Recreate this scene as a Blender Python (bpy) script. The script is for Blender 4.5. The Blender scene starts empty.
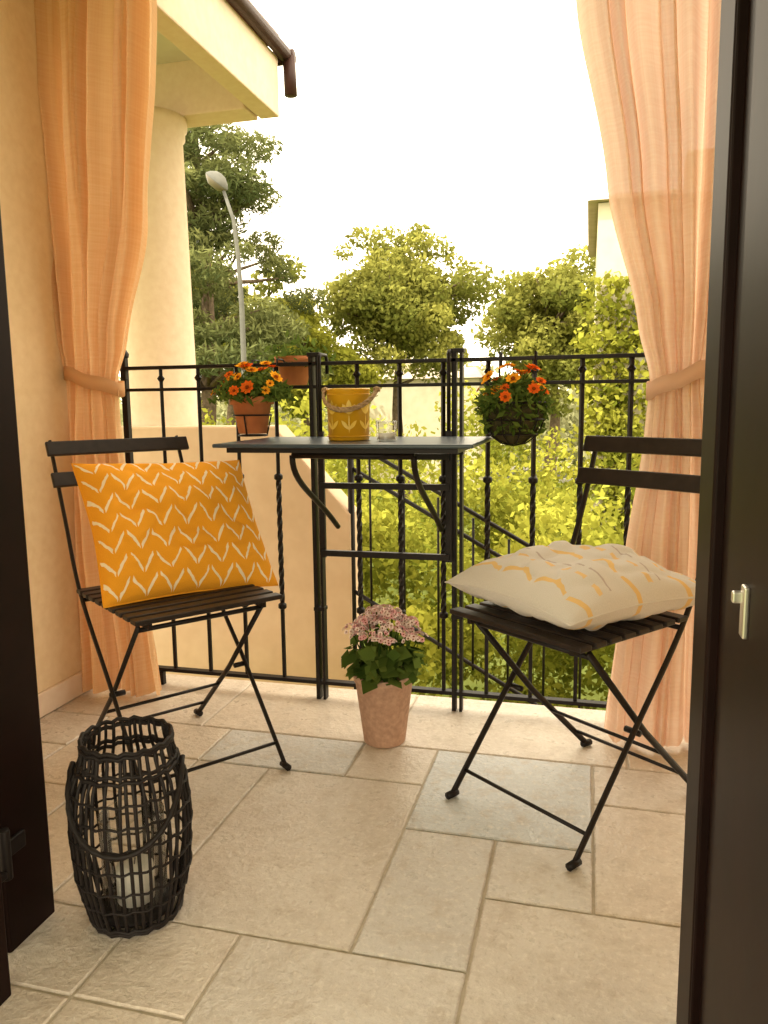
import bpy, math, random
import numpy as np
from mathutils import Vector, Matrix, noise
random.seed(7); np.random.seed(7)
sc=bpy.context.scene
sc.view_settings.view_transform='Standard'
try: sc.view_settings.look='None'
except Exception: pass
sc.view_settings.exposure=0

# ------------------------------------------------------------ materials
def N(nt,t,**kw):
    n=nt.nodes.new(t)
    for k,v in kw.items(): setattr(n,k,v)
    return n
def L(nt,a,b): nt.links.new(a,b)
def M(nt,op,a,b=None,c=None):
    n=nt.nodes.new('ShaderNodeMath'); n.operation=op
    for i,v in enumerate((a,b,c)):
        if v is None: continue
        if isinstance(v,(int,float)): n.inputs[i].default_value=v
        else: L(nt,v,n.inputs[i])
    return n.outputs[0]
def MIX(nt,f,a,b,blend='MIX'):
    n=nt.nodes.new('ShaderNodeMix'); n.data_type='RGBA'; n.blend_type=blend
    for s,v in ((n.inputs[0],f),(n.inputs[6],a),(n.inputs[7],b)):
        if isinstance(v,(int,float)): s.default_value=v
        elif isinstance(v,(tuple,list)): s.default_value=(v[0],v[1],v[2],1)
        else: L(nt,v,s)
    return n.outputs[2]
def base(name):
    m=bpy.data.materials.new(name); m.use_nodes=True
    nt=m.node_tree; b=nt.nodes['Principled BSDF']; return m,nt,b
def noisetex(nt,scale,detail=4,rough=.55,coord='Object',dist=0):
    tc=N(nt,'ShaderNodeTexCoord'); n=N(nt,'ShaderNodeTexNoise')
    n.inputs['Scale'].default_value=scale; n.inputs['Detail'].default_value=detail
    n.inputs['Roughness'].default_value=rough; n.inputs['Distortion'].default_value=dist
    L(nt,tc.outputs[coord],n.inputs['Vector']); return n
def rng(nt,v,a,b,c=0.,d=1.):
    n=N(nt,'ShaderNodeMapRange'); L(nt,v,n.inputs[0])
    for i,x in zip((1,2,3,4),(a,b,c,d)): n.inputs[i].default_value=x
    return n.outputs[0]
def bump(nt,b,h,strength=.3,dist=.01):
    n=N(nt,'ShaderNodeBump'); n.inputs['Strength'].default_value=strength; n.inputs['Distance'].default_value=dist
    L(nt,h,n.inputs['Height']); L(nt,n.outputs[0],b.inputs['Normal']); return n
def simple(name,c1,c2=None,rough=.6,metal=0,scale=20,bs=.2,bd=.004,spec=.5,detail=2):
    m,nt,b=base(name)
    n=noisetex(nt,scale,detail)
    c2=c2 or tuple(x*.75 for x in c1)
    L(nt,MIX(nt,rng(nt,n.outputs[0],.3,.7),c1,c2),b.inputs['Base Color'])
    b.inputs['Roughness'].default_value=rough; b.inputs['Metallic'].default_value=metal
    b.inputs['Specular IOR Level'].default_value=spec
    if bs: bump(nt,b,n.outputs[0],bs,bd)
    return m
def matte(name,c1,c2,scale=8):
    m,nt,b=base(name); nt.nodes.remove(b); n=noisetex(nt,scale,2)
    b=N(nt,'ShaderNodeBsdfDiffuse'); L(nt,MIX(nt,rng(nt,n.outputs[0],.3,.7),c1,c2),b.inputs[0])
    L(nt,b.outputs[0],nt.nodes['Material Output'].inputs[0]); return m
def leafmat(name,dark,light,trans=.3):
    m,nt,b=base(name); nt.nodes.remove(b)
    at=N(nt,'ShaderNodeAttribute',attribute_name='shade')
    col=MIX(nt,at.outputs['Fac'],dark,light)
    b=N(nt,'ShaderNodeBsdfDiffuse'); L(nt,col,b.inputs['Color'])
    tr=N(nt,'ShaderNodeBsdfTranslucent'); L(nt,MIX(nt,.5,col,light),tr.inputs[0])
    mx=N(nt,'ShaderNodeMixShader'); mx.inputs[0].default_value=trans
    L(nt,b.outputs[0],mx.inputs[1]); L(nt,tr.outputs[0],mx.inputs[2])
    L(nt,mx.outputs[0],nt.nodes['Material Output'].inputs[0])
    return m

m_black=simple('black_steel',(.009,.006,.005),(.014,.010,.009),rough=.45,scale=60,bs=.1,bd=.001,spec=.2)
m_cane=simple('black_cane',(.009,.006,.006),(.015,.011,.009),rough=.55,scale=80,bs=.3,bd=.001,spec=.22)
m_blackwood=simple('black_slat',(.011,.007,.006),(.020,.013,.011),rough=.42,scale=40,bs=.2,bd=.001,spec=.32)
m_tabletop=simple('table_top_steel',(.035,.055,.08),(.026,.042,.062),rough=.28,scale=30,bs=.05,bd=.001)
m_brown=simple('dark_brown_door',(.012,.004,.003),(.008,.003,.002),rough=.5,scale=12,bs=.15,bd=.002,spec=.10)
m_metal=simple('latch_steel',(.7,.68,.64),(.55,.53,.5),rough=.3,metal=.9,scale=30,bs=0)
m_ochre=simple('stucco_ochre',(.84,.66,.43),(.79,.60,.37),rough=.9,scale=35,bs=.5,bd=.004,spec=.1)
m_peach=simple('stucco_peach',(.80,.65,.51),(.75,.59,.45),rough=.9,scale=30,bs=.4,bd=.004,spec=.1)
m_par=simple('stucco_parapet',(.68,.51,.36),(.62,.45,.31),rough=.9,scale=12,bs=.4,bd=.004,spec=.1)
m_white=simple('soffit_white',(.76,.71,.65),(.70,.65,.58),rough=.9,scale=8,bs=.2,bd=.003,spec=.1)
m_gutter=simple('brown_gutter',(.05,.020,.014),(.038,.016,.011),rough=.5,scale=20,spec=.25)
m_roof=matte('roof_tile',(.20,.09,.06),(.14,.06,.04),20)
m_paleroof=matte('pale_roof',(.50,.44,.34),(.42,.36,.28),6)
m_grout=simple('grout',(.56,.49,.40),(.46,.40,.32),rough=.95,scale=60,bs=.4,spec=.1)
m_terra=simple('terracotta',(.56,.21,.085),(.46,.16,.065),rough=.8,scale=25,bs=.2,spec=.2)
m_terra2=simple('pink_terracotta',(.56,.35,.24),(.42,.25,.17),rough=.85,scale=75,bs=.7,spec=.2)
m_soil=matte('soil',(.04,.025,.015),(.03,.02,.012),60)
m_coir=matte('coir_liner',(.07,.06,.03),(.03,.03,.015),70)
m_yellow=simple('yellow_enamel',(.68,.37,.012),(.62,.32,.01),rough=.35,scale=8,bs=.03)
m_yellow2=simple('yellow_relief',(.80,.56,.08),(.76,.50,.07),rough=.4,scale=8,bs=.03)
m_rope=simple('rope',(.45,.31,.18),(.28,.18,.09),rough=.9,scale=120,bs=.8,bd=.003)
m_bark=matte('bark',(.18,.13,.09),(.09,.07,.045),14)
m_wax=simple('candle_wax',(.66,.62,.54),(.6,.55,.46),rough=.5,scale=10,bs=0)
m_petal_o=matte('petal_orange',(.80,.11,.02),(.74,.18,.02),50)
m_petal_y=matte('petal_yellow',(.85,.42,.03),(.82,.32,.02),50)
m_petal_p=matte('petal_pink',(.72,.36,.38),(.80,.50,.49),50)
m_petal_w=matte('petal_blush',(.84,.66,.61),(.84,.70,.64),50)
m_center=matte('flower_center',(.25,.06,.01),(.2,.05,.01),50)
m_lamp=simple('lamp_paint',(.15,.15,.13),(.11,.11,.10),rough=.7,scale=10,bs=0,spec=.2)
m_lampglass=simple('lamp_cover',(.20,.17,.12),(.16,.13,.10),rough=.4,scale=10,bs=0,spec=.3)
m_cream=matte('cream_render',(.62,.56,.42),(.54,.48,.34),4)
m_glasspane=simple('window_pane',(.14,.15,.14),rough=.1,scale=3,bs=0)
m_grass=matte('lawn',(.16,.18,.05),(.10,.13,.03),2)
m_asph=matte('asphalt',(.06,.06,.055),(.045,.045,.04),30)
m_kerb=matte('kerb_stone',(.4,.38,.33),(.35,.33,.28),20)

m_glass,nt,b=base('clear_glass'); nt.nodes.remove(b)
lw=N(nt,'ShaderNodeLayerWeight'); lw.inputs[0].default_value=.25
tp=N(nt,'ShaderNodeBsdfTransparent'); tp.inputs[0].default_value=(.96,.97,.96,1); gl=N(nt,'ShaderNodeBsdfGlossy'); gl.inputs['Roughness'].default_value=.04
mx=N(nt,'ShaderNodeMixShader'); L(nt,rng(nt,lw.outputs['Fresnel'],0,1,.05,.7),mx.inputs[0]); L(nt,tp.outputs[0],mx.inputs[1]); L(nt,gl.outputs[0],mx.inputs[2])
L(nt,mx.outputs[0],nt.nodes['Material Output'].inputs[0])

m_tile,nt,b=base('stone_tile')
at=N(nt,'ShaderNodeAttribute',attribute_name='tint')
n1=noisetex(nt,4,3,.6,dist=.4); n2=noisetex(nt,75,3,.7); n3=noisetex(nt,18,3,.65)
warm=MIX(nt,rng(nt,n1.outputs[0],.35,.7),(.65,.555,.455),(.57,.47,.375))
cool=MIX(nt,rng(nt,n1.outputs[0],.35,.7),(.52,.54,.56),(.46,.47,.48))  # cool tone puts the bluish sky reflection into the tile colour
c=MIX(nt,at.outputs['Fac'],warm,cool)
c=MIX(nt,rng(nt,n3.outputs[0],.50,.70,0,.6),c,(.46,.38,.30))
c=MIX(nt,rng(nt,n2.outputs[0],.52,.70,0,.5),c,(.78,.72,.64))
c=MIX(nt,rng(nt,n2.outputs[0],.30,.42,.45,0),c,(.38,.31,.24))
L(nt,c,b.inputs['Base Color'])
L(nt,rng(nt,n3.outputs[0],.3,.7,.24,.46),b.inputs['Roughness'])
h=M(nt,'ADD',M(nt,'MULTIPLY',n2.outputs[0],.7),n3.outputs[0]); bump(nt,b,h,.8,.006)

def curtain_mat(name,c1,c2,sheer):
    m,nt,b=base(name); nt.nodes.remove(b)
    tc=N(nt,'ShaderNodeTexCoord')
    n2=N(nt,'ShaderNodeTexNoise'); mp=N(nt,'ShaderNodeMapping'); n2.inputs['Detail'].default_value=1
    mp.inputs['Scale'].default_value=(260,5,1); L(nt,tc.outputs['UV'],mp.inputs[0]); L(nt,mp.outputs[0],n2.inputs['Vector']); n2.inputs['Scale'].default_value=1
    n3=N(nt,'ShaderNodeTexNoise'); mp3=N(nt,'ShaderNodeMapping'); n3.inputs['Detail'].default_value=1
    mp3.inputs['Scale'].default_value=(8,400,1); L(nt,tc.outputs['UV'],mp3.inputs[0]); L(nt,mp3.outputs[0],n3.inputs['Vector']); n3.inputs['Scale'].default_value=1
    w_=M(nt,'MULTIPLY',M(nt,'ADD',n2.outputs[0],n3.outputs[0]),.5)
    col=MIX(nt,rng(nt,w_,.38,.62),c1,c2)
    b=N(nt,'ShaderNodeBsdfDiffuse'); L(nt,col,b.inputs['Color'])
    bn=N(nt,'ShaderNodeBump'); bn.inputs['Strength'].default_value=.3; bn.inputs['Distance'].default_value=.002; L(nt,w_,bn.inputs['Height']); L(nt,bn.outputs[0],b.inputs['Normal'])
    tr=N(nt,'ShaderNodeBsdfTranslucent'); L(nt,col,tr.inputs[0])
    mx=N(nt,'ShaderNodeMixShader'); mx.inputs[0].default_value=.5
    L(nt,b.outputs[0],mx.inputs[1]); L(nt,tr.outputs[0],mx.inputs[2])
    if sheer:
        tp=N(nt,'ShaderNodeBsdfTransparent'); m2=N(nt,'ShaderNodeMixShader'); m2.inputs[0].default_value=sheer
        L(nt,mx.outputs[0],m2.inputs[1]); L(nt,tp.outputs[0],m2.inputs[2]); mx=m2
    L(nt,mx.outputs[0],nt.nodes['Material Output'].inputs[0]); return m
m_curtL=curtain_mat('curtain_orange',(.87,.62,.38),(.82,.55,.31),0)
m_curtR=curtain_mat('curtain_peach',(.87,.68,.54),(.83,.61,.46),.035)

def cushion_mat(name,kind):
    m,nt,b=base(name)
    tc=N(nt,'ShaderNodeTexCoord'); ns=N(nt,'ShaderNodeTexNoise'); ns.inputs['Scale'].default_value=14
    L(nt,tc.outputs['UV'],ns.inputs['Vector'])
    sp=N(nt,'ShaderNodeSeparateXYZ'); L(nt,tc.outputs['UV'],sp.inputs[0])
    nz=M(nt,'MULTIPLY',M(nt,'SUBTRACT',ns.outputs[0],.5),.03)
    u=M(nt,'ADD',sp.outputs[0],nz); v=M(nt,'ADD',sp.outputs[1],nz)
    fine=N(nt,'ShaderNodeTexNoise'); fine.inputs['Scale'].default_value=260; L(nt,tc.outputs['UV'],fine.inputs['Vector'])
    if kind=='chev':
        tri=M(nt,'MULTIPLY',M(nt,'ABSOLUTE',M(nt,'SUBTRACT',M(nt,'FRACT',M(nt,'MULTIPLY',u,7.)),.5)),2.)
        vv=M(nt,'FRACT',M(nt,'SUBTRACT',M(nt,'MULTIPLY',v,7.),M(nt,'MULTIPLY',tri,.9)))
        wd=rng(nt,ns.outputs[0],.3,.7,.13,.25)
        a=M(nt,'LESS_THAN',vv,wd)
        g=M(nt,'MULTIPLY',M(nt,'GREATER_THAN',tri,.07),M(nt,'LESS_THAN',tri,.88))
        mask=M(nt,'MULTIPLY',a,g)
        org=MIX(nt,rng(nt,fine.outputs[0],.3,.7),(.84,.38,.03),(.74,.30,.02))
        col=MIX(nt,mask,org,(.84,.70,.50))
    else:
        tri=M(nt,'MULTIPLY',M(nt,'ABSOLUTE',M(nt,'SUBTRACT',M(nt,'FRACT',M(nt,'MULTIPLY',u,4.)),.5)),2.)
        row=M(nt,'FRACT',M(nt,'MULTIPLY',v,3.))
        z1=M(nt,'LESS_THAN',M(nt,'ABSOLUTE',M(nt,'SUBTRACT',row,M(nt,'ADD',.25,M(nt,'MULTIPLY',tri,.16)))),.045)
        z1=M(nt,'MULTIPLY',z1,M(nt,'GREATER_THAN',tri,.12))
        fr=M(nt,'FRACT',M(nt,'MULTIPLY',u,9.))
        z2=M(nt,'MULTIPLY',M(nt,'LESS_THAN',M(nt,'ABSOLUTE',M(nt,'SUBTRACT',row,.72)),.04),M(nt,'LESS_THAN',fr,.6))
        z3=M(nt,'MULTIPLY',M(nt,'LESS_THAN',M(nt,'ABSOLUTE',M(nt,'SUBTRACT',row,.92)),.02),M(nt,'LESS_THAN',M(nt,'FRACT',M(nt,'MULTIPLY',u,5.)),.75))
        col=MIX(nt,rng(nt,fine.outputs[0],.3,.7),(.66,.62,.58),(.58,.54,.50))
        col=MIX(nt,M(nt,'MULTIPLY',z1,.8),col,(.74,.46,.12)); col=MIX(nt,M(nt,'MULTIPLY',z2,.75),col,(.76,.48,.15)); col=MIX(nt,M(nt,'MULTIPLY',z3,.7),col,(.38,.30,.27))
    L(nt,col,b.inputs['Base Color']); b.inputs['Roughness'].default_value=.9; b.inputs['Specular IOR Level'].default_value=.1
    bump(nt,b,fine.outputs[0],.4,.002); return m
m_cush1=cushion_mat('orange_chevron_fabric','chev'); m_cush2=cushion_mat('cream_print_fabric','ik')

# ------------------------------------------------------------ mesh builder
class MB:
    def __init__(s): s.v=[];s.f=[];s.m=[];s.sm=[]
    def add(s,vs,fs,mi=0,smooth=False):
        o=len(s.v); s.v+= [tuple(x) for x in vs]
        for f in fs: s.f.append(tuple(i+o for i in f)); s.m.append(mi); s.sm.append(smooth)
    def box(s,c,size,mi=0,rot=None):
        c=Vector(c); hx,hy,hz=[x/2 for x in size]
        vs=[Vector((a*hx,b*hy,d*hz)) for d in(-1,1) for b in(-1,1) for a in(-1,1)]
        if rot is not None: vs=[rot@x for x in vs]
        s.add([x+c for x in vs],[(0,2,3,1),(4,5,7,6),(0,1,5,4),(2,6,7,3),(0,4,6,2),(1,3,7,5)],mi)
    def tube(s,pts,r,sides=8,mi=0,closed=False,smooth=True,flat=None,twist=0.):
        pts=[Vector(p) for p in pts]; n=len(pts)
        rs=r if isinstance(r,(list,tuple)) else [r]*n
        T=[]
        for i in range(n):
            if closed: t=pts[(i+1)%n]-pts[i-1]
            else: t=pts[min(i+1,n-1)]-pts[max(i-1,0)]
            T.append(t.normalized())
        up=Vector((0,0,1)) if abs(T[0].z)<.9 else Vector((1,0,0))
        a=T[0].cross(up).normalized(); vs=[]
        tw=twist if isinstance(twist,(list,tuple)) else [twist]*n
        for i in range(n):
            a=(a-T[i]*a.dot(T[i])).normalized(); b=T[i].cross(a)
            for k in range(sides):
                an=2*math.pi*(k+.5)/sides+tw[i]
                ca,sa=math.cos(an)*rs[i],math.sin(an)*rs[i]
                if flat: ca*=flat
                vs.append(pts[i]+a*ca+b*sa)
        fs=[]
        for i in range(n if closed else n-1):
            j=(i+1)%n
            for k in range(sides):
                k2=(k+1)%sides
                fs.append((i*sides+k,i*sides+k2,j*sides+k2,j*sides+k))
        if not closed:
            fs.append(tuple(range(sides-1,-1,-1))); fs.append(tuple((n-1)*sides+k for k in range(sides)))
        s.add(vs,fs,mi,smooth)
    def lathe(s,prof,c,seg=32,mi=0,smooth=True):
        c=Vector(c); vs=[];fs=[]
        for (r,z) in prof:
            for k in range(seg):
                a=2*math.pi*k/seg; vs.append(c+Vector((r*math.cos(a),r*math.sin(a),z)))
        for i in range(len(prof)-1):
            for k in range(seg):
                k2=(k+1)%seg; fs.append((i*seg+k,i*seg+k2,(i+1)*seg+k2,(i+1)*seg+k))
        s.add(vs,fs,mi,smooth)
    def obj(s,name,mats,parent=None,bevel=0):
        me=bpy.data.meshes.new(name); me.from_pydata(s.v,[],s.f); me.update()
        for m in (mats if isinstance(mats,(list,tuple)) else [mats]): me.materials.append(m)
        me.polygons.foreach_set('material_index',s.m); me.polygons.foreach_set('use_smooth',s.sm)
        o=bpy.data.objects.new(name,me); sc.collection.objects.link(o)
        if parent: o.parent=parent
        if bevel:
            b=o.modifiers.new('b','BEVEL'); b.width=bevel; b.segments=2; b.limit_method='ANGLE'; b.angle_limit=math.radians(50)
        return o
def empty(name,loc=(0,0,0),rz=0):
    e=bpy.data.objects.new(name,None); e.location=loc; e.rotation_euler=(0,0,rz); e.empty_display_size=.1
    sc.collection.objects.link(e); return e
def lerp(a,b,t): return a+(b-a)*t

# ------------------------------------------------------------ camera
f=780.;H=0.95
th=math.radians(14.7);p=math.radians(8.0);ro=0.0125
F=Vector((-math.sin(th)*math.cos(p),math.cos(th)*math.cos(p),-math.sin(p)))
R=Vector((math.cos(th),math.sin(th),0));U=R.cross(F)
R2=R*math.cos(ro)-U*math.sin(ro);U2=U*math.cos(ro)+R*math.sin(ro)
cd=bpy.data.cameras.new('camera'); cam=bpy.data.objects.new('camera',cd); sc.collection.objects.link(cam)
cam.matrix_world=Matrix(((R2.x,U2.x,-F.x,0),(R2.y,U2.y,-F.y,0),(R2.z,U2.z,-F.z,H),(0,0,0,1)))
cd.sensor_fit='VERTICAL'; cd.sensor_height=24; cd.lens=f*24/1024; cd.clip_start=.05; cd.clip_end=3000
sc.camera=cam

# ------------------------------------------------------------ world + sun
sd=Vector((-.50,-.62,1.05)).normalized()
w=bpy.data.worlds.new('World'); sc.world=w; w.use_nodes=True; nt=w.node_tree
bg=nt.nodes['Background']; sk=N(nt,'ShaderNodeTexSky'); sk.sky_type='NISHITA'; sk.sun_disc=False
sk.sun_elevation=math.asin(sd.z); sk.sun_rotation=math.atan2(sd.x,sd.y); sk.dust_density=5; sk.air_density=1.2
# flat warm white mixed into the sky colour to brighten the whole scene
L(nt,MIX(nt,.88,sk.outputs[0],(35,30.6,23.2)),bg.inputs[0]); bg.inputs[1].default_value=.15
sl=bpy.data.lights.new('sun','SUN'); sl.energy=5; sl.angle=math.radians(.5); sl.color=(1,.92,.76)
so=bpy.data.objects.new('sun',sl); so.rotation_euler=sd.to_track_quat('Z','Y').to_euler(); sc.collection.objects.link(so); so.location=(0,0,20)

# ------------------------------------------------------------ floor tiles
m=.206; X0=.03; Y0=1.185
def gx(i): return X0+i*m
def gy(j): return Y0+j*m
JT=4
occ={}
tiles=[]
def put(i,j,w_,h_,t=None):
    for a in range(w_):
        for b_ in range(h_): 
            if (i+a,j+b_) in occ: return False
    for a in range(w_):
        for b_ in range(h_): occ[(i+a,j+b_)]=1
    tiles.append((gx(i),gy(j),gx(i+w_),gy(j+h_),random.choice([0,.1,.2,.35]) if t is None else t)); return True
for t in [(-4,0,2,3,.25),(-2,0,1,2,.50),(-2,2,2,2,.95),(-1,1,1,1,.4),(0,1,1,2,.15),(-1,-2,2,3,.25),(-3,-2,2,2,.35),(-4,-1,1,1,.15),(-3,3,1,1,.2),(-5,3,2,1,.75),(0,3,2,1,.25),(-5,1,1,2,.3),(-6,0,1,2,.1),(-5,0,1,1,.1),(-4,-3,1,2,.1)]: put(*t)  # tiles with high tint carry the painted sky reflection
for j in range(-8,JT):
    for i in range(-9,5):
        if (i,j) in occ: continue
        opts=[(2,3),(2,2),(1,2),(2,1),(3,2),(1,1)]; random.shuffle(opts)
        for (a,b_) in opts+[(1,1)]:
            if j+b_>JT or i+a>5: continue
            if put(i,j,a,b_,random.choice([0,.1,.2])): break
mb=MB(); tint=[]
def tile(x0,y0,x1,y1,z,t,gap=.003,bv=.003):
    x0+=gap;y0+=gap;x1-=gap;y1-=gap; dz=random.uniform(-.0006,.0006)
    n0=len(mb.f)
    nx=max(2,int((x1-x0)/.02)); ny=max(2,int((y1-y0)/.02))
    ring=[]
    for i in range(nx): ring.append((x0+(x1-x0)*i/nx,y0,0,-1))
    for i in range(ny): ring.append((x1,y0+(y1-y0)*i/ny,1,0))
    for i in range(nx): ring.append((x1-(x1-x0)*i/nx,y1,0,1))
    for i in range(ny): ring.append((x0,y1-(y1-y0)*i/ny,-1,0))
    top=[];mid=[];bot=[]
    for (x,y,a,b_) in ring:
        wv=noise.noise(Vector((x*35,y*35,3)))*.0022
        cx=(x0+x1)/2; cy=(y0+y1)/2
        sx=1 if x>cx else -1; sy=1 if y>cy else -1
        X=x+a*wv; Y=y+b_*wv
        bot.append((X,Y,z-.012)); mid.append((X,Y,z-.0025+dz))
        top.append((X-(bv*sx if abs(x-x0)<1e-6 or abs(x-x1)<1e-6 else 0),Y-(bv*sy if abs(y-y0)<1e-6 or abs(y-y1)<1e-6 else 0),z+dz))
    n=len(ring)
    fs=[tuple(range(2*n,3*n))]
    for k in range(n):
        k2=(k+1)%n; fs.append((k,k2,n+k2,n+k)); fs.append((n+k,n+k2,2*n+k2,2*n+k))
    mb.add(bot+mid+top,fs,0)
    tint.extend([t]*(len(mb.f)-n0))
for (x0,y0,x1,y1,t) in tiles: tile(x0,y0,x1,y1,0,t)
yb=gy(JT)
xs=[-1.62,-1.10,-.52,.12,.60,1.06]
for a,b_ in zip(xs[:-1],xs[1:]): tile(a,yb,b_,2.40,.0,random.choice([.0,.1,.2]))
o=mb.obj('balcony_floor',m_tile)
at=o.data.attributes.new('tint','FLOAT','FACE'); at.data.foreach_set('value',tint)
mb=MB(); mb.box((-.4,.75,-.0745),(3.0,3.25,.14)); mb.obj('grout_bed',m_grout)
mb=MB(); mb.box((-.4,.75,-.25),(3.1,3.34,.2)); mb.box((-.4,2.40,-.078),(3.1,.03,.14)); mb.obj('balcony_slab',m_peach,bevel=.004)

# ------------------------------------------------------------ balcony walls, ceiling, roof
mb=MB()
mb.box((-1.72,1.62,1.1),(.2,1.25,2.6))
mb.box((-1.40,.98,1.1),(.44,.2,2.6))
mb.obj('left_wall',m_ochre,bevel=.004)
mb=MB(); mb.box((-1.6135,1.66,.04),(.014,1.14,.075)); mb.obj('skirting',m_peach,bevel=.003)
mb=MB(); mb.box((1.12,1.75,1.1),(.2,1.45,2.6)); mb.box((.62,.98,1.1),(.8,.2,2.6)); mb.obj('right_wall',m_ochre,bevel=.004)
mb=MB(); mb.box((-.9,-.35,2.48),(5.0,5.3,.12)); mb.obj('ceiling',m_white)
e=empty('roof_overhang')
mb=MB(); mb.box((-2.42,2.86,2.44),(1.98,1.10,.05)); mb.obj('soffit',m_white,e)
mb=MB(); mb.box((-1.395,2.865,2.325),(.09,1.11,.25)); mb.box((-2.45,3.34,2.31),(2.0,.15,.23)); mb.obj('fascia_beam',m_peach,e,bevel=.006)
mb=MB()
mb.tube([(-1.325,2.32,2.475),(-1.325,3.47,2.465)],.030,12); mb.tube([(-3.4,3.47,2.465),(-1.295,3.47,2.465)],.030,12)
mb.tube([(-1.315,3.46,2.46),(-1.310,3.46,2.30)],.028,12)
mb.obj('gutter',m_gutter,e)
mb=MB(); mb.box((-2.42,2.90,2.55),(2.10,1.18,.04)); mb.obj('roof_tiles',m_roof,e)
mb=MB(); mb.lathe([(.0,-1.7),(.165,-1.7),(.160,.9),(.145,2.10),(.156,2.11),(.156,2.14),(.166,2.15),(.166,2.192),(0,2.192)],(-1.90,3.25,0),40); mb.obj('round_column',m_peach)
mb=MB()
prof=[(-2.9,-1.7),(-.93,-1.7),(-.93,.50),(-1.25,.86),(-2.9,.86)]
vs=[(x,3.0,z) for x,z in prof]+[(x,3.14,z) for x,z in prof]; n=5
mb.add(vs,[tuple(range(n-1,-1,-1))[::-1],tuple(range(n,2*n))[::-1]]+[(k,(k+1)%n+0,(k+1)%n+n,k+n)[::-1] for k in range(n)])
mb.obj('stair_parapet_wall',m_par,bevel=.008)
mb=MB()
def sr(x): return .80-(x+.93)*.57
for dz in (0,-.11,-.62):
    mb.tube([(-.94,3.02,sr(-.94)+dz),(.9,3.02,sr(.9)+dz)],.009,6)
for i in range(13):
    x=-.85+i*.14; mb.tube([(x,3.02,sr(x)+(-0.02)),(x,3.02,sr(x)-.64)],.005,6)
mb.tube([(-.93,3.02,.84),(-.93,3.02,-.3)],.014,6)
mb.tube([(.9,3.02,.0),(.9,3.02,-1.6)],.014,6)
mb.obj('stair_handrail',m_black)

# ------------------------------------------------------------ railing
YR=2.30
mb=MB()
xl,xr=-1.478,1.02
for z,h_,d_ in ((1.07,.011,.030),(1.0,.010,.022),(.055,.012,.026)):
    mb.box(((xl+xr)/2,YR,z),(xr-xl,d_,h_))
def baluster(x,y=YR,z0=.05,z1=1.065,r=.0078):
    pts=[];tw=[];rs=[]
    n=72
    for i in range(n+1):
        z=z0+(z1-z0)*i/n
        q=(z-.30)/.42; q=min(max(q,0),1)
        pts.append((x,y,z)); tw.append(q*math.pi*2*2.6); rs.append(r*(1.22 if 0<q<1 else 1))
    mb.tube(pts,rs,4,twist=tw,smooth=False)
    for zc in (.30,.72): mb.lathe([(.006,-.012),(.014,-.006),(.014,.006),(.006,.012)],(x,y,zc),10)
    mb.lathe([(.006,-.01),(.013,0),(.006,.01)],(x,y,1.035),8)
bx=[-1.478+.1325*i for i in range(0,19)]
for x in bx:
    if abs(x+.817)<.03 or abs(x+.374)<.03: continue
    baluster(x)
for x in (-.817,-.374):
    mb.box((x-.010,YR,.545),(.013,.03,1.10)); mb.box((x+.011,YR,.545),(.009,.03,1.10))
    mb.box((x,YR,1.097),(.040,.036,.012))
    mb.box((x,YR,.30),(.036,.034,.012)); mb.box((x,YR,.80),(.036,.034,.012))
mb.box((xl,YR,.555),(.020,.020,1.10)); mb.lathe([(.016,0),(.018,.012),(.010,.025),(0,.028)],(xl,YR,1.105),10)
for x in (-1.40,-.60,.3): mb.box((x,YR,.022),(.02,.02,.05))
mb.obj('iron_railing',m_black,bevel=.0012)

# ------------------------------------------------------------ table
e=empty('hanging_balcony_table')
TT=.850
mb=MB(); mb.box((-.595,2.03,TT-.005),(.67,.42,.010)); mb.obj('table_top',m_tabletop,e,bevel=.003)
mb=MB()
for yy in (1.85,2.21): mb.box((-.60,yy,TT-.017),(.60,.016,.013))
for xx in (-.89,-.31): mb.box((xx,2.03,TT-.018),(.014,.34,.013))
for xx in (-.79,-.395):
    mb.box((xx,2.262,.67),(.018,.012,.39)); mb.tube([(xx,2.262,.86),(xx,2.262,1.085),(xx,2.27,1.095),(xx,2.325,1.095),(xx,2.335,1.08),(xx,2.335,1.04)],.006,6)
for z in (.70,.49,.79): mb.box((-.592,2.255,z),(.40,.016,.018))
for xx in (-.735,-.415):
    pts=[]
    for t in np.linspace(0,1,14):
        P0,P1,P2,P3=Vector((xx,1.88,.818)),Vector((xx,1.87,.74)),Vector((xx,2.05,.70)),Vector((xx,2.245,.575))
        pts.append((1-t)**3*P0+3*(1-t)**2*t*P1+3*(1-t)*t*t*P2+t**3*P3)
    mb.tube(pts,.008,10)
mb.tube([(-.735,1.88,.818),(-.415,1.88,.818)],.008,10)
mb.obj('frame',m_black,e)

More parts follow.
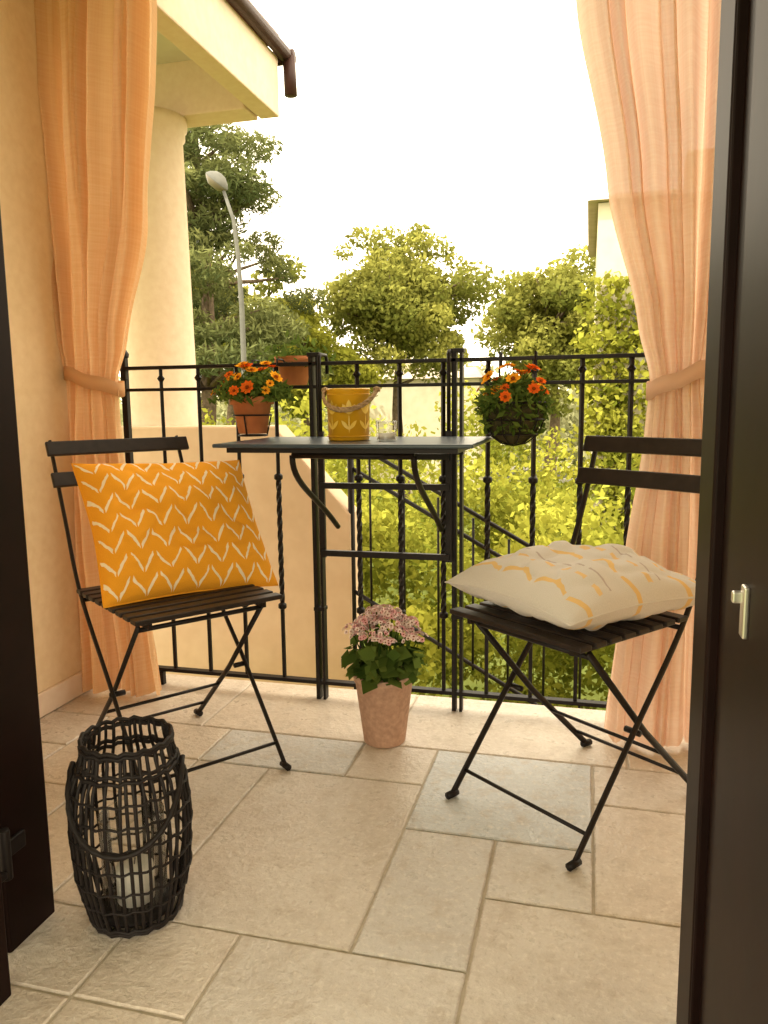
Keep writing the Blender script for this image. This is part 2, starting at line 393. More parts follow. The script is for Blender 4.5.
# ------------------------------------------------------------ chairs
def chair(name,cx,cy,fx,fy,rec=0.,sb=0.):
    e=empty(name,(cx,cy,0),math.atan2(-fx,fy))
    W=.185; Wi=.165
    def pd(t):
        P=[(.237,.012),(.055-sb*.3,.235),(-.125-sb,.455),(-.215-rec*.6,.64),(-.285-rec,.855)]
        t*=len(P)-1; i=min(int(t),len(P)-2); q=t-i
        g=lambda k:P[max(0,min(len(P)-1,k))]
        a,b_,c_,d_=g(i-1),g(i),g(i+1),g(i+2)
        return tuple(.5*((2*b_[k])+(-a[k]+c_[k])*q+(2*a[k]-5*b_[k]+4*c_[k]-d_[k])*q*q+(-a[k]+3*b_[k]-3*c_[k]+d_[k])*q**3) for k in (0,1))
    mb=MB()
    for s in (-1,1):
        pts=[(s*W,)+pd(t) for t in np.linspace(0,1,26)]
        mb.tube(pts,.0095,8,flat=.5)
        pi=[(s*Wi,.185,.440),(s*Wi,-.02,.215),(s*Wi,-.237,.012)]
        mb.tube(pi,.0085,8,flat=.5)
        mb.box((s*.150,.045-sb*.5,.447),(.010,.35+sb,.018))
        mb.tube([(s*(W+.006),.035,.235),(s*(Wi-.012),.035,.235)],.007,8)
        mb.tube([(s*W,.256,.009),(s*W,.224,.011)],.009,8); mb.tube([(s*Wi,-.256,.009),(s*Wi,-.224,.011)],.009,8)
    mb.tube([(-W,.2,.060),(W,.2,.060)],.0045,8)
    mb.tube([(-Wi,-.2,.055),(Wi,-.2,.055)],.0045,8)
    mb.tube([(-Wi,.175,.428),(Wi,.175,.428)],.006,8); mb.tube([(-W,-.12-sb,.440),(W,-.12-sb,.440)],.006,8)
    mb.tube([(-Wi,-.09,.145),(Wi,-.09,.145)],.0045,8)
    mb.obj('frame',m_black,e)
    mb=MB()
    ns=8+(1 if sb>.02 else 0)
    for i in range(ns):
        d=.225-i*.048; mb.box((0,d,.463),(.385,.035,.012))
    for z,k_ in ((.835,.93),(.752,.55)):
        d=-.268-rec*.93 if k_>.9 else -.243-rec*.78
        n=10
        R_=Matrix.Rotation(math.radians(17+rec*150),3,'X')
        vs=[]
        for k in range(n+1):
            x=-.205+.41*k/n; cv=-.012*(1-(x/.205)**2)
            for (dy,dz) in ((.006,-.021),(.006,.021),(-.006,.021),(-.006,-.021)):
                q=R_@Vector((0,dy,dz)); vs.append((x,d+.014+cv+q.y,z+q.z))
        fs=[]
        for k in range(n):
            for a in range(4):
                b_=(a+1)%4; fs.append((k*4+a,k*4+b_,(k+1)*4+b_,(k+1)*4+a))
        fs.append((3,2,1,0)); fs.append(tuple(n*4+a for a in range(4)))
        mb.add(vs,fs)
    mb.obj('slats',m_blackwood,e,bevel=.003)
    return e
ch1=chair('folding_chair',-1.052,1.800,.80,-.60,.065,.04)
ch2=chair('folding_chair',-.005,1.83,-.62,-.785)

def cushion(name,mat,SX,SY,T,mw,seed,sag=0):
    n=60; vs=[];uv=[];fs=[]; pin=.06
    for side in (1,-1):
        for j in range(n+1):
            for i in range(n+1):
                u=i/n*2-1; v=j/n*2-1
                x=u*(1-pin*(1-abs(v)**1.5)*abs(u)**3); y=v*(1-pin*(1-abs(u)**1.5)*abs(v)**3)
                edge=max(0,(1-u**4)*(1-v**4))
                t=T*(max(0,(1-abs(u)**2.6)*(1-abs(v)**2.6)))**.5
                wr=noise.noise(Vector((u*2.0+seed,v*2.0,side*2)))*.024*edge
                rn=1-abs(noise.noise(Vector((u*2.4+seed*2,v*3.2,side*3+seed))))*2.2
                wr+=-.017*max(0,rn-.35)*edge
                r_=math.hypot(u,v); 
                wr+= .009*math.sin(math.atan2(v,u)*18+seed+3*noise.noise(Vector((u*2,v*2,seed))))*max(0,r_-.5)*edge
                z=side*(t/2+wr*.9*min(1,t/T*2)) + sag*(u*u+v*v)*-.5
                vs.append((x*SX/2,y*SY/2,z)); uv.append(((u+1)/2,(v+1)/2))
    K=(n+1)**2
    for s_ in (0,1):
        for j in range(n):
            for i in range(n):
                a=s_*K+j*(n+1)+i; q=(a,a+1,a+n+2,a+n+1)
                fs.append(q if s_==0 else q[::-1])
    me=bpy.data.meshes.new(name); me.from_pydata(vs,[],fs); 
    ul=me.uv_layers.new(name='UVMap')
    for l in me.loops: ul.data[l.index].uv=uv[l.vertex_index]
    me.polygons.foreach_set('use_smooth',[True]*len(fs)); me.materials.append(mat)
    o=bpy.data.objects.new(name,me); sc.collection.objects.link(o); o.matrix_world=mw
    mb=MB(); pts=[]
    for (ua,va,ub,vb) in ((-1,-1,1,-1),(1,-1,1,1),(1,1,-1,1),(-1,1,-1,-1)):
        for k in range(24):
            u=ua+(ub-ua)*k/24; v=va+(vb-va)*k/24
            x=u*(1-pin*(1-abs(v)**1.5)*abs(u)**3); y=v*(1-pin*(1-abs(u)**1.5)*abs(v)**3)
            pts.append((x*SX/2,y*SY/2,sag*(u*u+v*v)*-.5))
    mb.tube(pts,.0022,6,closed=True); mb.obj('piping',mat,o)
    return o
def frame_mat(loc,ax,ay,az): 
    return Matrix(((ax.x,ay.x,az.x,loc.x),(ax.y,ay.y,az.y,loc.y),(ax.z,ay.z,az.z,loc.z),(0,0,0,1)))
fv=Vector((.80,-.60,0)); wv=Vector((.60,.80,0)); c0=Vector((-1.047,1.806,0))
upv=(Vector((0,0,1))*.33-fv*.23).normalized()
rr=math.radians(-2.5); ax=wv*math.cos(rr)+upv*math.sin(rr); ay=upv*math.cos(rr)-wv*math.sin(rr)
loc=c0+fv*(-.035)+wv*.033+Vector((0,0,.628))
cushion('orange_throw_pillow',m_cush1,.475,.405,.15,frame_mat(loc,ax,ay,ax.cross(ay)),1.3)
fv=Vector((-.62,-.785,0)).normalized(); wv=Vector((.785,-.62,0)).normalized(); c0=Vector((-.005,1.83,0))
rr=math.radians(8); up=Vector((0,0,1)); ax=(wv*math.cos(rr)+fv*math.sin(rr)); ay=up.cross(ax)
loc=c0+fv*.022+Vector((0,0,.540))
cushion('cream_throw_pillow',m_cush2,.435,.435,.145,frame_mat(loc,ax,ay,up),4.1,sag=.022)

# ------------------------------------------------------------ curtains
def curtain(name,mat,fn,zt,zb,y0,folds,seed,hook):
    ns=220;nz=90; vs=[];fs=[];uv=[]
    for j in range(nz+1):
        z=zt+(zb-zt)*j/nz
        xa,xb,amp=fn(z)
        for i in range(ns+1):
            s=i/ns
            ph=noise.noise(Vector((seed,z*.8,0)))*1.2
            sw=s+.035*math.sin(2*math.pi*s*3+seed)+.016*noise.noise(Vector((s*6,z*1.5,seed)))
            fo=math.sin(2*math.pi*folds*sw+ph)+.35*math.sin(2*math.pi*folds*2.3*sw+seed+z)
            x=xa+(xb-xa)*s+amp*.35*math.cos(2*math.pi*folds*sw+ph)
            y=y0+amp*1.25*fo+.03*noise.noise(Vector((s*3,z*2,seed+4)))+.007*noise.noise(Vector((s*14,z*6,seed+9)))
            vs.append((x,y,z)); uv.append((s,(zt-z)/2.4))
    for j in range(nz):
        for i in range(ns):
            a=j*(ns+1)+i; fs.append((a,a+1,a+ns+2,a+ns+1))
    me=bpy.data.meshes.new(name); me.from_pydata(vs,[],fs); ul=me.uv_layers.new(name='UVMap')
    for l in me.loops: ul.data[l.index].uv=uv[l.vertex_index]
    me.polygons.foreach_set('use_smooth',[True]*len(fs)); me.materials.append(mat)
    e=empty(name); o=bpy.data.objects.new('drape',me); o.parent=e; sc.collection.objects.link(o)
    zt_=hook[2]; xa,xb,amp=fn(zt_); cx=(xa+xb)/2; rx=(xb-xa)/2+.008; ry=.042
    mb=MB(); n=40; vs=[]
    for k in range(n):
        a=2*math.pi*k/n
        for dz in (-.022,.022):
            for rr in (0,.004):
                tilt=.03*math.cos(a)*hook[3]
                vs.append((cx+(rx+rr)*math.cos(a),y0+(ry+rr)*math.sin(a),zt_+dz+tilt+.003*math.sin(a*5)))
    fs=[]
    for k in range(n):
        a=k*4; b_=((k+1)%n)*4
        fs+= [(a+1,b_+1,b_+3,a+3),(a,a+2,b_+2,b_),(a+2,a+3,b_+3,b_+2),(a,b_,b_+1,a+1)]
    mb.add(vs,fs,0,True); mb.obj('tieback',mat,e)
    mb=MB(); mb.tube([(hook[0],hook[1],zt_+.01),((hook[0]+cx)/2,y0,zt_+.012),(cx+(rx)*(1 if hook[3]>0 else -1),y0,zt_+.012)],.008,8); mb.obj('hook',m_black,e)
    mb=MB(); mb.tube([(fn(zt)[0]-.1,y0,zt+.01),(fn(zt)[1]+.1,y0,zt+.01)],.012,10); mb.obj('rod',m_black,e)
def sm(t): t=max(0,min(1,t)); return t*t*(3-2*t)
def interp(tab,z):
    for (z0,*a),(z1,*b) in zip(tab[:-1],tab[1:]):
        if z<=z0 and z>=z1:
            t=(z0-z)/(z0-z1); return [lerp(p_,q_,sm(t)*.5+t*.5) for p_,q_ in zip(a,b)]
    return tab[-1][1:] if z<tab[-1][0] else tab[0][1:]
RC=[(2.40,-.14,.40,.030),(1.95,-.06,.345,.030),(1.5,.03,.33,.028),(1.15,.12,.30,.022),(1.0,.155,.285,.014),(.85,.145,.30,.018),(.5,.10,.33,.024),(.012,.06,.34,.026)]
LC=[(2.40,-1.65,-1.18,.030),(2.1,-1.65,-1.215,.030),(1.5,-1.64,-1.29,.028),(1.15,-1.62,-1.39,.022),(1.03,-1.61,-1.425,.014),(.85,-1.62,-1.41,.018),(.5,-1.62,-1.37,.022),(.012,-1.63,-1.33,.025)]
curtain('peach_curtain',m_curtR,lambda z:interp(RC,z),2.40,.012,2.17,7,2.0,(.48,2.2,1.0,1))
curtain('orange_curtain',m_curtL,lambda z:interp(LC,z),2.40,.012,2.19,7,5.0,(-1.70,2.17,1.03,-1))

# ------------------------------------------------------------ doors
e=empty('right_door')
mb=MB(); mb.box((.180,1.10,1.1),(.056,.12,2.4)); mb.box((.190,.985,1.1),(.05,.10,2.38)); mb.box((.181,.75,1.1),(.052,.36,2.4)); mb.box((.183,1.036,1.1),(.06,.006,2.4)); mb.obj('leaf',m_brown,e,bevel=.004)
mb=MB(); mb.box((.1525,.810,.742),(.006,.018,.052)); mb.box((.147,.816,.755),(.012,.008,.012)); mb.box((.1525,.90,.06),(.006,.022,.03)); mb.obj('latch',m_metal,e,bevel=.002)
e=empty('left_door')
mb=MB(); mb.box((-.985,1.10,1.1),(.05,.12,2.4)); mb.box((-.992,1.035,1.1),(.045,.02,2.38)); mb.box((-.925,.86,1.1),(.07,.20,2.4)); mb.obj('leaf',m_brown,e,bevel=.004)
mb=MB(); mb.tube([(-.945,1.03,.15),(-.945,1.03,.24)],.010,10); mb.box((-.952,1.06,.195),(.008,.05,.03)); mb.box((-.94,.985,.165),(.012,.07,.012)); mb.obj('hinge',m_black,e,bevel=.002)

# ------------------------------------------------------------ lantern
e=empty('rattan_lantern',(-.807,1.195,0))
mb=MB()
def LR(z):
    tab=[(0,.074),(.03,.086),(.10,.102),(.20,.108),(.275,.100),(.312,.082),(.352,.078)]
    for (a,b_),(c_,d_) in zip(tab[:-1],tab[1:]):
        if z<=c_: return lerp(b_,d_,(z-a)/(c_-a))
    return tab[-1][1]
nr=36
for k in range(nr):
    a=2*math.pi*k/nr+random.uniform(-.045,.045)
    lean=random.uniform(-.07,.07)
    pts=[]
    for t in np.linspace(0,1,16):
        z=.008+t*(.342); aa=a+lean*t; r_=LR(z)+random.uniform(-.0008,.0008); pts.append((r_*math.cos(aa),r_*math.sin(aa),z))
    mb.tube(pts,random.uniform(.0030,.0038),6)
for z in [.008,.016,.06,.100,.142,.184,.226,.264,.300,.310,.342,.350]:
    r_=LR(z)+.002; n=48
    thick=.0042 if (z<.03 or z>.29) else .0026
    tl=random.uniform(-.003,.003)
    mb.tube([(r_*math.cos(2*math.pi*k/n),r_*math.sin(2*math.pi*k/n),z+tl*math.cos(2*math.pi*k/n)+.003*math.sin(k*math.pi/48*17*2)) for k in range(n)],thick,6,closed=True)
for a in (0,.785,1.57,2.356): mb.tube([(-.075*math.cos(a),-.075*math.sin(a),.012),(.075*math.cos(a),.075*math.sin(a),.012)],.004,6)
mb.lathe([(0,.016),(.07,.016),(.07,.022),(0,.022)],(0,0,0),32)
mb.obj('cage',m_cane,e)
mb=MB(); n=40; pts=[]
hd=Vector((.36,-.93,0)).normalized(); sdv=Vector((.93,.36,0)).normalized()
for k in range(n+1):
    a=math.pi*k/n
    x=-.096*math.cos(a)*1.02; dn=math.sin(a)
    q=sdv*x*(1.0+.12*math.sin(a)) + hd*(.115*dn**.8)
    pts.append((q.x,q.y,.305-.125*dn))
mb.tube(pts,[.0052+.0010*math.sin(k*2.2) for k in range(n+1)],8)
mb.obj('handle',m_cane,e)
mb=MB(); mb.lathe([(.058,.024),(.058,.20)],(0,0,0),32); mb.tube([(.058*math.cos(2*math.pi*k/32),.058*math.sin(2*math.pi*k/32),.20) for k in range(32)],.0016,6,closed=True); mb.obj('glass_cylinder',m_glass,e)
mb=MB(); mb.lathe([(0,.030),(.034,.030),(.034,.095),(.031,.099),(0,.097)],(0,0,0),24); mb.tube([(0,0,.097),(.002,0,.11)],.0015,5,mi=1); mb.obj('candle',[m_wax,m_black],e)

# ------------------------------------------------------------ leaves helper
def leaves(name,pos,size,mat,parent=None,aspect=.5,upb=.3,normals=None,shade=None,fold=.15):
    n=len(pos); pos=np.asarray(pos,float)
    nr_=np.random.normal(size=(n,3)); nr_[:,2]+=upb*1.5
    if normals is not None: nr_=nr_*.6+normals*1.2
    nr_/=np.linalg.norm(nr_,axis=1)[:,None]
    t=np.random.normal(size=(n,3)); t-=nr_*(t*nr_).sum(1)[:,None]; t/=np.linalg.norm(t,axis=1)[:,None]
    b=np.cross(nr_,t); sz=(size*np.random.uniform(.6,1.3,n))[:,None]
    v=np.empty((n,4,3)); v[:,0]=pos-t*sz*.5; v[:,1]=pos+b*sz*aspect*.5-nr_*sz*fold*.5+t*sz*.02; v[:,2]=pos+t*sz*.5-nr_*sz*fold; v[:,3]=pos-b*sz*aspect*.5-nr_*sz*fold*.5
    me=bpy.data.meshes.new(name); me.vertices.add(n*4); me.vertices.foreach_set('co',v.ravel())
    me.loops.add(n*4); me.loops.foreach_set('vertex_index',np.arange(n*4,dtype=np.int32))
    me.polygons.add(n); me.polygons.foreach_set('loop_start',np.arange(0,n*4,4,dtype=np.int32)); me.polygons.foreach_set('loop_total',np.full(n,4,dtype=np.int32))
    me.update(calc_edges=True); me.materials.append(mat)
    if shade is None: shade=np.random.uniform(0,1,n)
    a=me.attributes.new('shade','FLOAT','FACE'); a.data.foreach_set('value',np.clip(shade,0,1).astype(np.float32))
    o=bpy.data.objects.new(name,me); sc.collection.objects.link(o)
    if parent: o.parent=parent
    return o
def clumps(centers,n,shell=.55):
    vol=np.array([c[3]**2 for c in centers]); pr=vol/vol.sum()
    idx=np.random.choice(len(centers),n,p=pr); C=np.array(centers)[idx]
    d=np.random.normal(size=(n,3)); d/=np.linalg.norm(d,axis=1)[:,None]
    rr=np.random.uniform(shell,1.18,n)**.7
    pos=C[:,:3]+d*np.stack([C[:,3],C[:,3],C[:,4]],1)*rr[:,None]
    cs=np.random.uniform(-.3,.3,len(centers))[idx]
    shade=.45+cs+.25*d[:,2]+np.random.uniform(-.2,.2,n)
    return pos,shade,d
def crown(cx,cy,cz,rx,rz,k,cr,flat=.75,hollow=.35):
    out=[]
    while len(out)<k:
        d=np.random.normal(size=3); d/=np.linalg.norm(d); q=random.uniform(hollow,1)
        lump=1+.22*noise.noise(Vector(d)*1.6+Vector((cx,cz,1)))*2
        x=cx+d[0]*rx*q*lump; y=cy+d[1]*rx*q*lump; z=cz+d[2]*rz*q*lump
        r_=cr*random.uniform(.5,1.25); out.append((x,y,z,r_,r_*flat))
    return out
GZ=-1.7
lf_bright=leafmat('leaf_sunny',(.115,.14,.016),(.43,.42,.065))
lf_olive=leafmat('leaf_olive',(.115,.135,.028),(.36,.35,.08))
lf_pine=leafmat('needle_pine',(.06,.08,.03),(.20,.21,.075),.2)
lf_far=leafmat('leaf_hazy',(.26,.27,.14),(.42,.41,.22))  # distance haze put into the leaf colour as paler greens
lf_pot=leafmat('leaf_pot',(.04,.075,.014),(.15,.21,.045),.3)
def tree(name,x,y,cr_list,trunk_r,nleaf,lsize,mat,aspect=.55,upb=.3,limbs=26,t=None):
    e=empty(name,(0,0,0))
    mb=MB()
    top=np.mean([c[:3] for c in cr_list],axis=0)
    if t: top=np.array(t)
    n=9; pts=[]
    for k in range(n):
        q=k/(n-1); pts.append((lerp(x,top[0],q*.7)+.12*math.sin(q*5+x),lerp(y,top[1],q*.7),lerp(GZ,top[2],q)))
    mb.tube(pts,[trunk_r*(1-.7*k/(n-1)) for k in range(n)],10)
    for c in random.sample(cr_list,min(len(cr_list),limbs)):
        ks=[k for k in range(3,n) if pts[k][2]<=c[2]+.05] or [3]
        k=ks[-1]; a=Vector(pts[k]); b_=Vector(c[:3]); md=(a+b_)/2+Vector((random.uniform(-.15,.15),random.uniform(-.15,.15),random.uniform(-.1,.15)))
        mb.tube([a,md,b_],[trunk_r*.3,trunk_r*.18,trunk_r*.06],6)
    mb.obj('trunk',m_bark,e)
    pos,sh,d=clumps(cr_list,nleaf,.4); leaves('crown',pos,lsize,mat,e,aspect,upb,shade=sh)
    return e
cl=[]
for k in range(130):
    z=random.uniform(1.4,6.3); wmax=(2.2 if z<4.3 else 1.9*(1-(z-4.3)/3.0))+.3
    a=random.uniform(0,2*math.pi); q=random.uniform(.12,1)**.8
    r_=random.uniform(.22,.55); cl.append((-7.15+math.cos(a)*wmax*q,14+math.sin(a)*wmax*q,z,r_,r_*.5))
tree('pine_tree',-7.3,14,cl,.20,40000,.16,lf_pine,.24,limbs=60,t=(-7.1,14,6.2))
tree('round_tree',-4.3,18,crown(-4.25,18,3.15,1.7,1.8,120,.46),.18,32000,.13,lf_olive)
tree('broadleaf_tree',-1.0,22,crown(-.95,22,2.7,1.9,2.0,95,.5),.2,22000,.16,lf_olive)
tree('broadleaf_tree',.8,24,crown(1.0,24,3.0,2.1,2.5,70,.6),.2,16000,.17,lf_olive)
tree('broadleaf_tree',-6.1,16.5,crown(-6.0,16.5,1.8,1.5,1.3,60,.42),.15,16000,.13,lf_bright)
tree('broadleaf_tree',-9.5,20,crown(-9.5,20,3,2.3,2.0,45,.6),.2,10000,.19,lf_olive)
cl=[]
for k in range(280):
    x=random.uniform(-34,16); r_=random.uniform(.8,1.9); cl.append((x,random.uniform(32,44),GZ+random.uniform(.3,3.8)+.8*math.sin(x*.7),r_,r_*.8))
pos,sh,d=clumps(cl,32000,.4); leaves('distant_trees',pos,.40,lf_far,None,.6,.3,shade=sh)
cl=[]
for k in range(150):
    x=random.uniform(-2.6,2.6); y=random.uniform(4.3,6.6); top=.22+.25*math.sin(x*2.1)+.15*math.sin(x*5+y)+(y-4.3)*.12
    z=random.uniform(GZ+.2,top); r_=random.uniform(.16,.36); cl.append((x,y,z,r_,r_*.8))
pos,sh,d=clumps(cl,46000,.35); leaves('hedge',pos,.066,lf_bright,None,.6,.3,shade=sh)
cl=[]
for k in range(150):
    x=random.uniform(-9,3.5); y=random.uniform(8,15); r_=random.uniform(.3,.7)
    cl.append((x,y,random.uniform(GZ+.2,.30+.3*math.sin(x*1.7)+(y-8)*.05),r_,r_*.8))
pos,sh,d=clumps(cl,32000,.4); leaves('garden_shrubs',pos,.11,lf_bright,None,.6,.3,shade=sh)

# ------------------------------------------------------------ ground, road, far buildings
mb=MB(); mb.add([(-900,-60,GZ),(900,-60,GZ),(900,1500,GZ),(-900,1500,GZ)],[(0,1,2,3)]); mb.obj('ground',m_grass)
mb=MB(); mb.add([(-80,26,GZ+.006),(80,26,GZ+.006),(80,30.5,GZ+.006),(-80,30.5,GZ+.006)],[(0,1,2,3)]); mb.obj('road',m_asph)
mb=MB(); mb.box((0,25.9,GZ+.06),(160,.15,.13)); mb.box((0,30.6,GZ+.06),(160,.15,.13)); mb.obj('kerb',m_kerb)
def house(name,cx,cy,w_,d_,h_,roofh,rows):
    e=empty(name)
    mb=MB(); mb.box((cx,cy,GZ+h_/2),(w_,d_,h_)); mb.obj('walls',m_cream,e)
    mb=MB(); x0,x1=cx-w_/2-.12,cx+w_/2+.12; y0,y1=cy-d_/2-.12,cy+d_/2+.12; z=GZ+h_+.01
    mb.add([(x0,y0,z),(x1,y0,z),(x1,y1,z),(x0,y1,z),(x0+.4,cy,z+roofh),(x1-.4,cy,z+roofh)],[(0,1,5,4),(1,2,5),(2,3,4,5),(3,0,4),(3,2,1,0)]); mb.obj('roof',m_paleroof,e)
    mb=MB(); mb2=MB()
    k=int(w_/1.4)
    for i in range(k):
        for zz in rows:
            mb.box((cx-w_/2+(i+.5)*w_/k,cy-d_/2-.004,GZ+zz),(.55,.03,.9)); mb2.box((cx-w_/2+(i+.5)*w_/k,cy-d_/2-.02,GZ+zz-.49),(.7,.06,.06))
    mb.obj('windows',m_glasspane,e); mb2.obj('sills',m_kerb,e)
    mb=MB(); mb.box((cx-w_*.2,cy-.3,GZ+h_+roofh*.8),(.35,.35,.9)); mb.obj('chimney',m_cream,e)
house('cream_house',-4.7,23.5,3.4,2.6,3.3,.35,[1.2])
house('ivy_house',2.15,11.5,4.2,3.5,4.9,.5,[1.2,3.6])
cl=[]
for k in range(90):
    z=random.uniform(GZ,2.2); x=.02+abs(random.gauss(0,.5)); r_=random.uniform(.15,.32); cl.append((x,9.72,z,r_,r_))
pos,sh,d=clumps(cl,11000,.3); leaves('ivy',pos,.085,lf_bright,None,.8,.2,shade=sh)

e=empty('street_lamp')
mb=MB(); lx,ly=-3.66,8.0
pts=[(lx,ly,GZ),(lx,ly,0),(lx+.0,ly,2.0),(lx-.02,ly,2.5),(lx-.06,ly,2.90),(lx-.16,ly,3.20)]
mb.tube(pts,[.045,.036,.028,.024,.020,.018],10); mb.obj('pole',m_lamp,e)
mb=MB(); q=Matrix.Rotation(math.radians(40),3,'Y')
prof=[(0,-.07),(.06,-.065),(.10,-.03),(.125,.0),(.125,.012),(.10,.05),(.05,.09),(0,.10)]
mb.lathe(prof,(0,0,0),20); mb.v=[tuple(q@Vector((v[0]*1.15,v[1]*.9,v[2]))+Vector((lx-.24,ly,3.30))) for v in mb.v]
mb.m=[1 if (i//20)<3 else 0 for i in range(len(mb.m))]
mb.obj('head',[m_lamp,m_lampglass],e)

# ------------------------------------------------------------ pots & flowers
def flower(mb,c,nrm,r,mp,mc,pet=9):
    nrm=Vector(nrm).normalized(); a=nrm.orthogonal().normalized(); b_=nrm.cross(a)
    for lay,(rr,up) in enumerate(((1,.18),(.62,.30))):
        for k in range(pet):
            t=2*math.pi*(k+.5*lay)/pet+random.uniform(-.1,.1); w_=math.pi/pet*1.15
            d=a*math.cos(t)+b_*math.sin(t); s_=nrm.cross(d)
            mb.add([c+d*r*.15,c+d*r*rr*.7+s_*r*rr*w_*.7+nrm*r*up,c+d*r*rr+nrm*r*up*1.3,c+d*r*rr*.7-s_*r*rr*w_*.7+nrm*r*up],[(0,1,2,3)],mp)
    pts=[]; 
    for (q,h_) in ((.28,.12),(.2,.32),(0,.36)):
        for k in range(7): pts.append(c+(a*math.cos(k*.9)+b_*math.sin(k*.9))*r*q+nrm*r*h_)
    fs=[]
    for i in range(2):
        for k in range(7): fs.append((i*7+k,i*7+(k+1)%7,(i+1)*7+(k+1)%7,(i+1)*7+k))
    mb.add(pts,fs,mc)
def flowers_bunch(e,c,rx,rz,nf,fr,nl,ls):
    c=Vector(c); mb=MB(); stems=MB()
    for i in range(nf):
        a=random.uniform(0,2*math.pi); el=random.uniform(.05,1.45)
        d=Vector((math.cos(a)*math.cos(el),math.sin(a)*math.cos(el),math.sin(el)))
        q=random.uniform(.75,1.25); P=c+Vector((d.x*rx,d.y*rx,d.z*rz))*q
        nn=(d+Vector((random.uniform(-.5,.5),-.35,.35))).normalized()
        flower(mb,P,nn,fr*random.uniform(.6,1.15),random.choice([0,0,1,1]),2)
        stems.tube([c+Vector((0,0,-.02)),c+(P-c)*.6+Vector((0,0,.01)),P],.0013,4)
    mb.obj('blooms',[m_petal_o,m_petal_y,m_center],e); stems.obj('stems',lf_pot,e)
    n=nl; d=np.random.normal(size=(n,3)); d/=np.linalg.norm(d,axis=1)[:,None]; d[:,2]=np.abs(d[:,2])*1.0-.25
    pos=np.array(c)+d*np.array([rx,rx,rz])*np.random.uniform(.35,1.15,n)[:,None]
    leaves('leaves',pos,ls,lf_pot,e,.3,.3)
def pot_prof(rb,rt,h_): return [(0,0),(rb,0),(lerp(rb,rt,.78),h_*.78),(rt*1.06,h_*.79),(rt*1.08,h_),(rt*.98,h_),(rt*.92,h_*.85)]
e=empty('flower_pot')
pc=(-.985,2.20,.862)
mb=MB(); mb.lathe(pot_prof(.042,.062,.11),pc,32); mb.obj('pot',m_terra,e)
mb=MB(); mb.lathe([(0,.092),(.057,.092)],pc,24); mb.obj('soil',m_soil,e)
mb=MB(); n=28
for zz,rr in ((.055,.058),(-.006,.043)): mb.tube([(pc[0]+rr*math.cos(2*math.pi*k/n),pc[1]+rr*math.sin(2*math.pi*k/n),pc[2]+zz) for k in range(n)],.0025,6,closed=True)
for a in (.6,2.5,4.7): mb.tube([(pc[0]+.058*math.cos(a),pc[1]+.058*math.sin(a),pc[2]+.055),(pc[0]+.043*math.cos(a),pc[1]+.043*math.sin(a),pc[2]-.006)],.0025,6)
mb.tube([(pc[0]-.03,pc[1]+.050,pc[2]+.055),(pc[0]-.03,2.275,pc[2]+.10),(pc[0]-.03,2.28,1.085),(pc[0]-.03,2.325,1.085),(pc[0]-.03,2.325,1.05)],.003,6)
mb.obj('wire_holder',m_black,e)
flowers_bunch(e,(pc[0],pc[1],pc[2]+.115),.115,.08,26,.022,900,.034)
e=empty('flower_pot'); pc=(-.93,2.42,1.01)
mb=MB(); mb.lathe(pot_prof(.04,.060,.09),pc,32); mb.obj('pot',m_terra,e)
mb=MB(); mb.lathe([(0,.075),(.055,.075)],pc,24); mb.obj('soil',m_soil,e)
mb=MB(); mb.tube([(pc[0]+.062*math.cos(2*math.pi*k/n),pc[1]+.062*math.sin(2*math.pi*k/n),pc[2]+.06) for k in range(n)],.003,6,closed=True)
mb.tube([(pc[0],pc[1]-.06,pc[2]+.06),(pc[0],2.32,1.085),(pc[0],2.275,1.085),(pc[0],2.275,1.05)],.003,6); mb.obj('wire_holder',m_black,e)
d=np.random.normal(size=(160,3))*np.array([.05,.05,.02])+np.array([pc[0],pc[1],pc[2]+.10]); leaves('leaves',d,.035,lf_pot,e,.4,.4)
e=empty('hanging_flower_basket'); bc=Vector((-.20,2.18,.945))
mb=MB(); mb.lathe([(0,-.115),(.033,-.108),(.062,-.085),(.079,-.045),(.084,.0),(.076,.0)],bc,28); mb.obj('coir_liner',m_coir,e)
mb=MB()
for zz,rr in ((0,.088),(-.045,.083),(-.085,.066)): mb.tube([(bc.x+rr*math.cos(2*math.pi*k/n),bc.y+rr*math.sin(2*math.pi*k/n),bc.z+zz) for k in range(n)],.0025,6,closed=True)
for k in range(10):
    a=2*math.pi*k/10; mb.tube([bc+Vector((r_*math.cos(a),r_*math.sin(a),z)) for r_,z in ((.088,0),(.083,-.045),(.066,-.088),(.034,-.111),(0,-.118))],.002,5)
for s in (-1,1): mb.tube([bc+Vector((s*.05,.075,0)),(bc.x+s*.05,2.275,1.0),(bc.x+s*.05,2.28,1.088),(bc.x+s*.05,2.328,1.088),(bc.x+s*.05,2.328,1.05)],.003,6)
mb.obj('wire_basket',m_black,e)
flowers_bunch(e,(bc.x,bc.y-.005,bc.z+.0),.092,.09,40,.020,1000,.032)
a=np.random.uniform(0,2*math.pi,420); z=np.random.uniform(-.08,.02,420); r_=.081+.02*np.random.rand(420)+z*.25
leaves('trailing_leaves',np.stack([bc.x+r_*np.cos(a),bc.y+r_*np.sin(a),bc.z+z],1),.028,lf_pot,e,.4,.1)

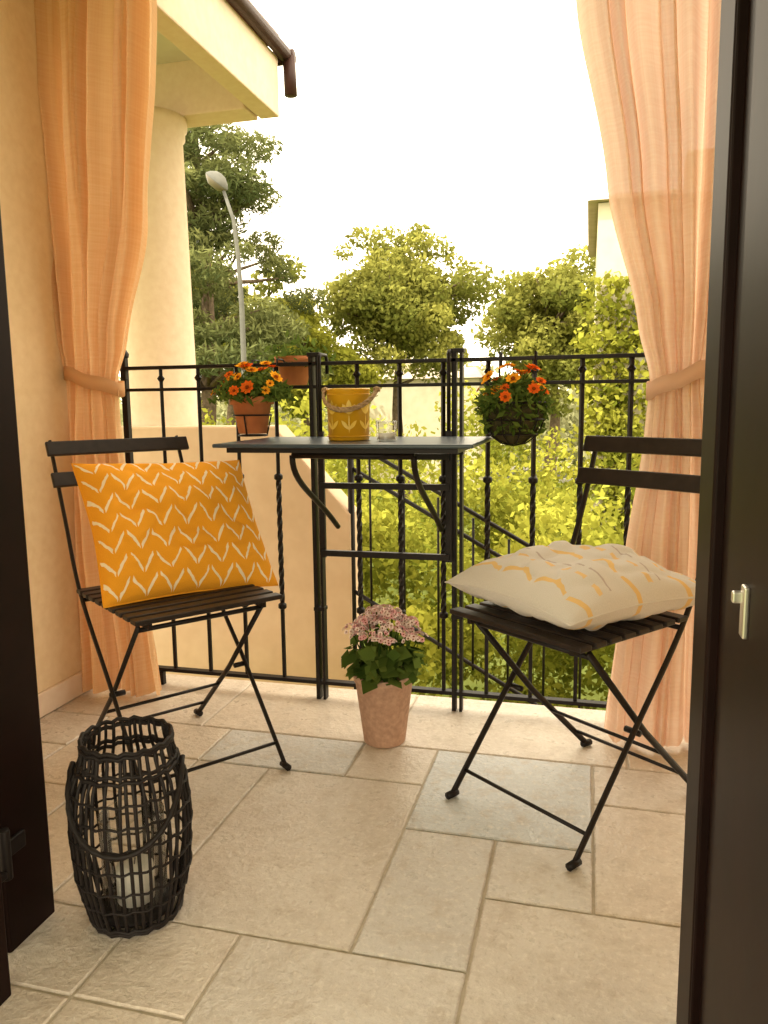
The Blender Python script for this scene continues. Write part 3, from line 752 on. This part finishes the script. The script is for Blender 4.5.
e=empty('yellow_bucket',(-.625,2.02,TT))
mb=MB(); mb.lathe([(0,0.001),(.053,.001),(.055,.003),(.058,.132),(.061,.135),(.058,.138),(.055,.135),(.053,.01),(0,.008)],(0,0,0),40)
for zz in (.012,.122): mb.tube([(.0585*math.cos(2*math.pi*k/40),.0585*math.sin(2*math.pi*k/40),zz) for k in range(40)],.0015,6,closed=True)
mb.obj('body',m_yellow,e)
mb=MB()
def onb(u,z,o_=.0012):
    a=dirc+u/.058; rr=.0555+z/.135*.003+o_; return (rr*math.cos(a),rr*math.sin(a),z)
dirc=math.atan2(-.95,.31)
def petal(u0,z0,ang,ln,wd):
    n=8; Lp=[];Rp=[]
    for k in range(n+1):
        t=k/n; wv_=wd*max(0,math.sin(math.pi*t))**.8
        cu=u0+math.sin(ang)*ln*t; cz=z0+math.cos(ang)*ln*t
        Lp.append(onb(cu-math.cos(ang)*wv_,cz+math.sin(ang)*wv_)); Rp.append(onb(cu+math.cos(ang)*wv_,cz-math.sin(ang)*wv_))
    mb.add(Lp+Rp,[(k,k+1,n+2+k,n+1+k)[::-1] for k in range(n)],0)
for u in (-.05,0,.05):
    petal(u,.072,0,.036,.007); petal(u,.07,.55,.032,.006); petal(u,.07,-.55,.032,.006); petal(u,.02,0,.05,.0018); petal(u,.03,.7,.032,.005); petal(u,.03,-.7,.032,.005)
mb.obj('tulip_relief',m_yellow2,e)
mb=MB(); n=36; pts=[]
for k in range(n+1):
    a=math.pi*k/n; pts.append((-.072*math.cos(a)+.010,-.070*math.sin(a)-.010,.134-.052*math.sin(a)))
for ph in (0,2.09,4.19):
    pp=[]
    for k,q in enumerate(pts):
        t=k*.9+ph; pp.append((q[0],q[1]+.0035*math.cos(t),q[2]+.0035*math.sin(t)))
    mb.tube(pp,.0042,6)
for s in (-1,1): mb.lathe([(0,-.009),(.010,-.004),(.010,.005),(0,.009)],(s*.072+.010,-.010,.134),10)
mb.obj('rope_handle',m_rope,e)
mb=MB(); mb.lathe([(.026,.001),(.028,.05)],(-.515,2.0,TT),28); mb.tube([(-.515+.028*math.cos(2*math.pi*k/28),2.0+.028*math.sin(2*math.pi*k/28),TT+.05) for k in range(28)],.0012,6,closed=True); mb.lathe([(0,.003),(.022,.003),(.022,.02),(0,.02)],(-.515,2.0,TT),20,mi=1); mb.obj('glass_votive',[m_glass,m_wax])

e=empty('potted_kalanchoe',(-.54,2.035,0))
mb=MB(); mb.lathe([(0,0.0),(.056,.0),(.059,.004),(.081,.180),(.086,.182),(.087,.200),(.082,.202),(.077,.180),(.0,.172)],(0,0,0),40); mb.obj('pot',m_terra2,e)
n=190; a=np.random.uniform(0,2*math.pi,n); r_=np.random.uniform(.03,.115,n); z=.205+np.random.uniform(0,.085,n)
nn=np.stack([np.cos(a)*.6,np.sin(a)*.6,np.full(n,.9)],1)
leaves('leaves',np.stack([r_*np.cos(a),r_*np.sin(a),z],1),.055,lf_pot,e,.8,.6,normals=nn,fold=.25)
mb=MB(); st=MB()
for hnum in range(34):
    a=random.uniform(0,2*math.pi); q=math.sqrt(random.random()); hc=Vector((math.cos(a)*q*.102,math.sin(a)*q*.102,.368-.066*q*q+random.uniform(-.014,.014)))
    st.tube([(hc.x*.4,hc.y*.4,.19),tuple(hc)],.002,5)
    for k in range(20):
        d=Vector((random.gauss(0,1),random.gauss(0,1),abs(random.gauss(0,.8)))).normalized()
        flower(mb,hc+Vector((d.x*.024,d.y*.024,d.z*.017)),d+Vector((0,0,.4)),.0075,random.choice([0,1,1]),2,4)
mb.obj('blooms',[m_petal_p,m_petal_w,m_center],e); st.obj('stems',lf_pot,e)
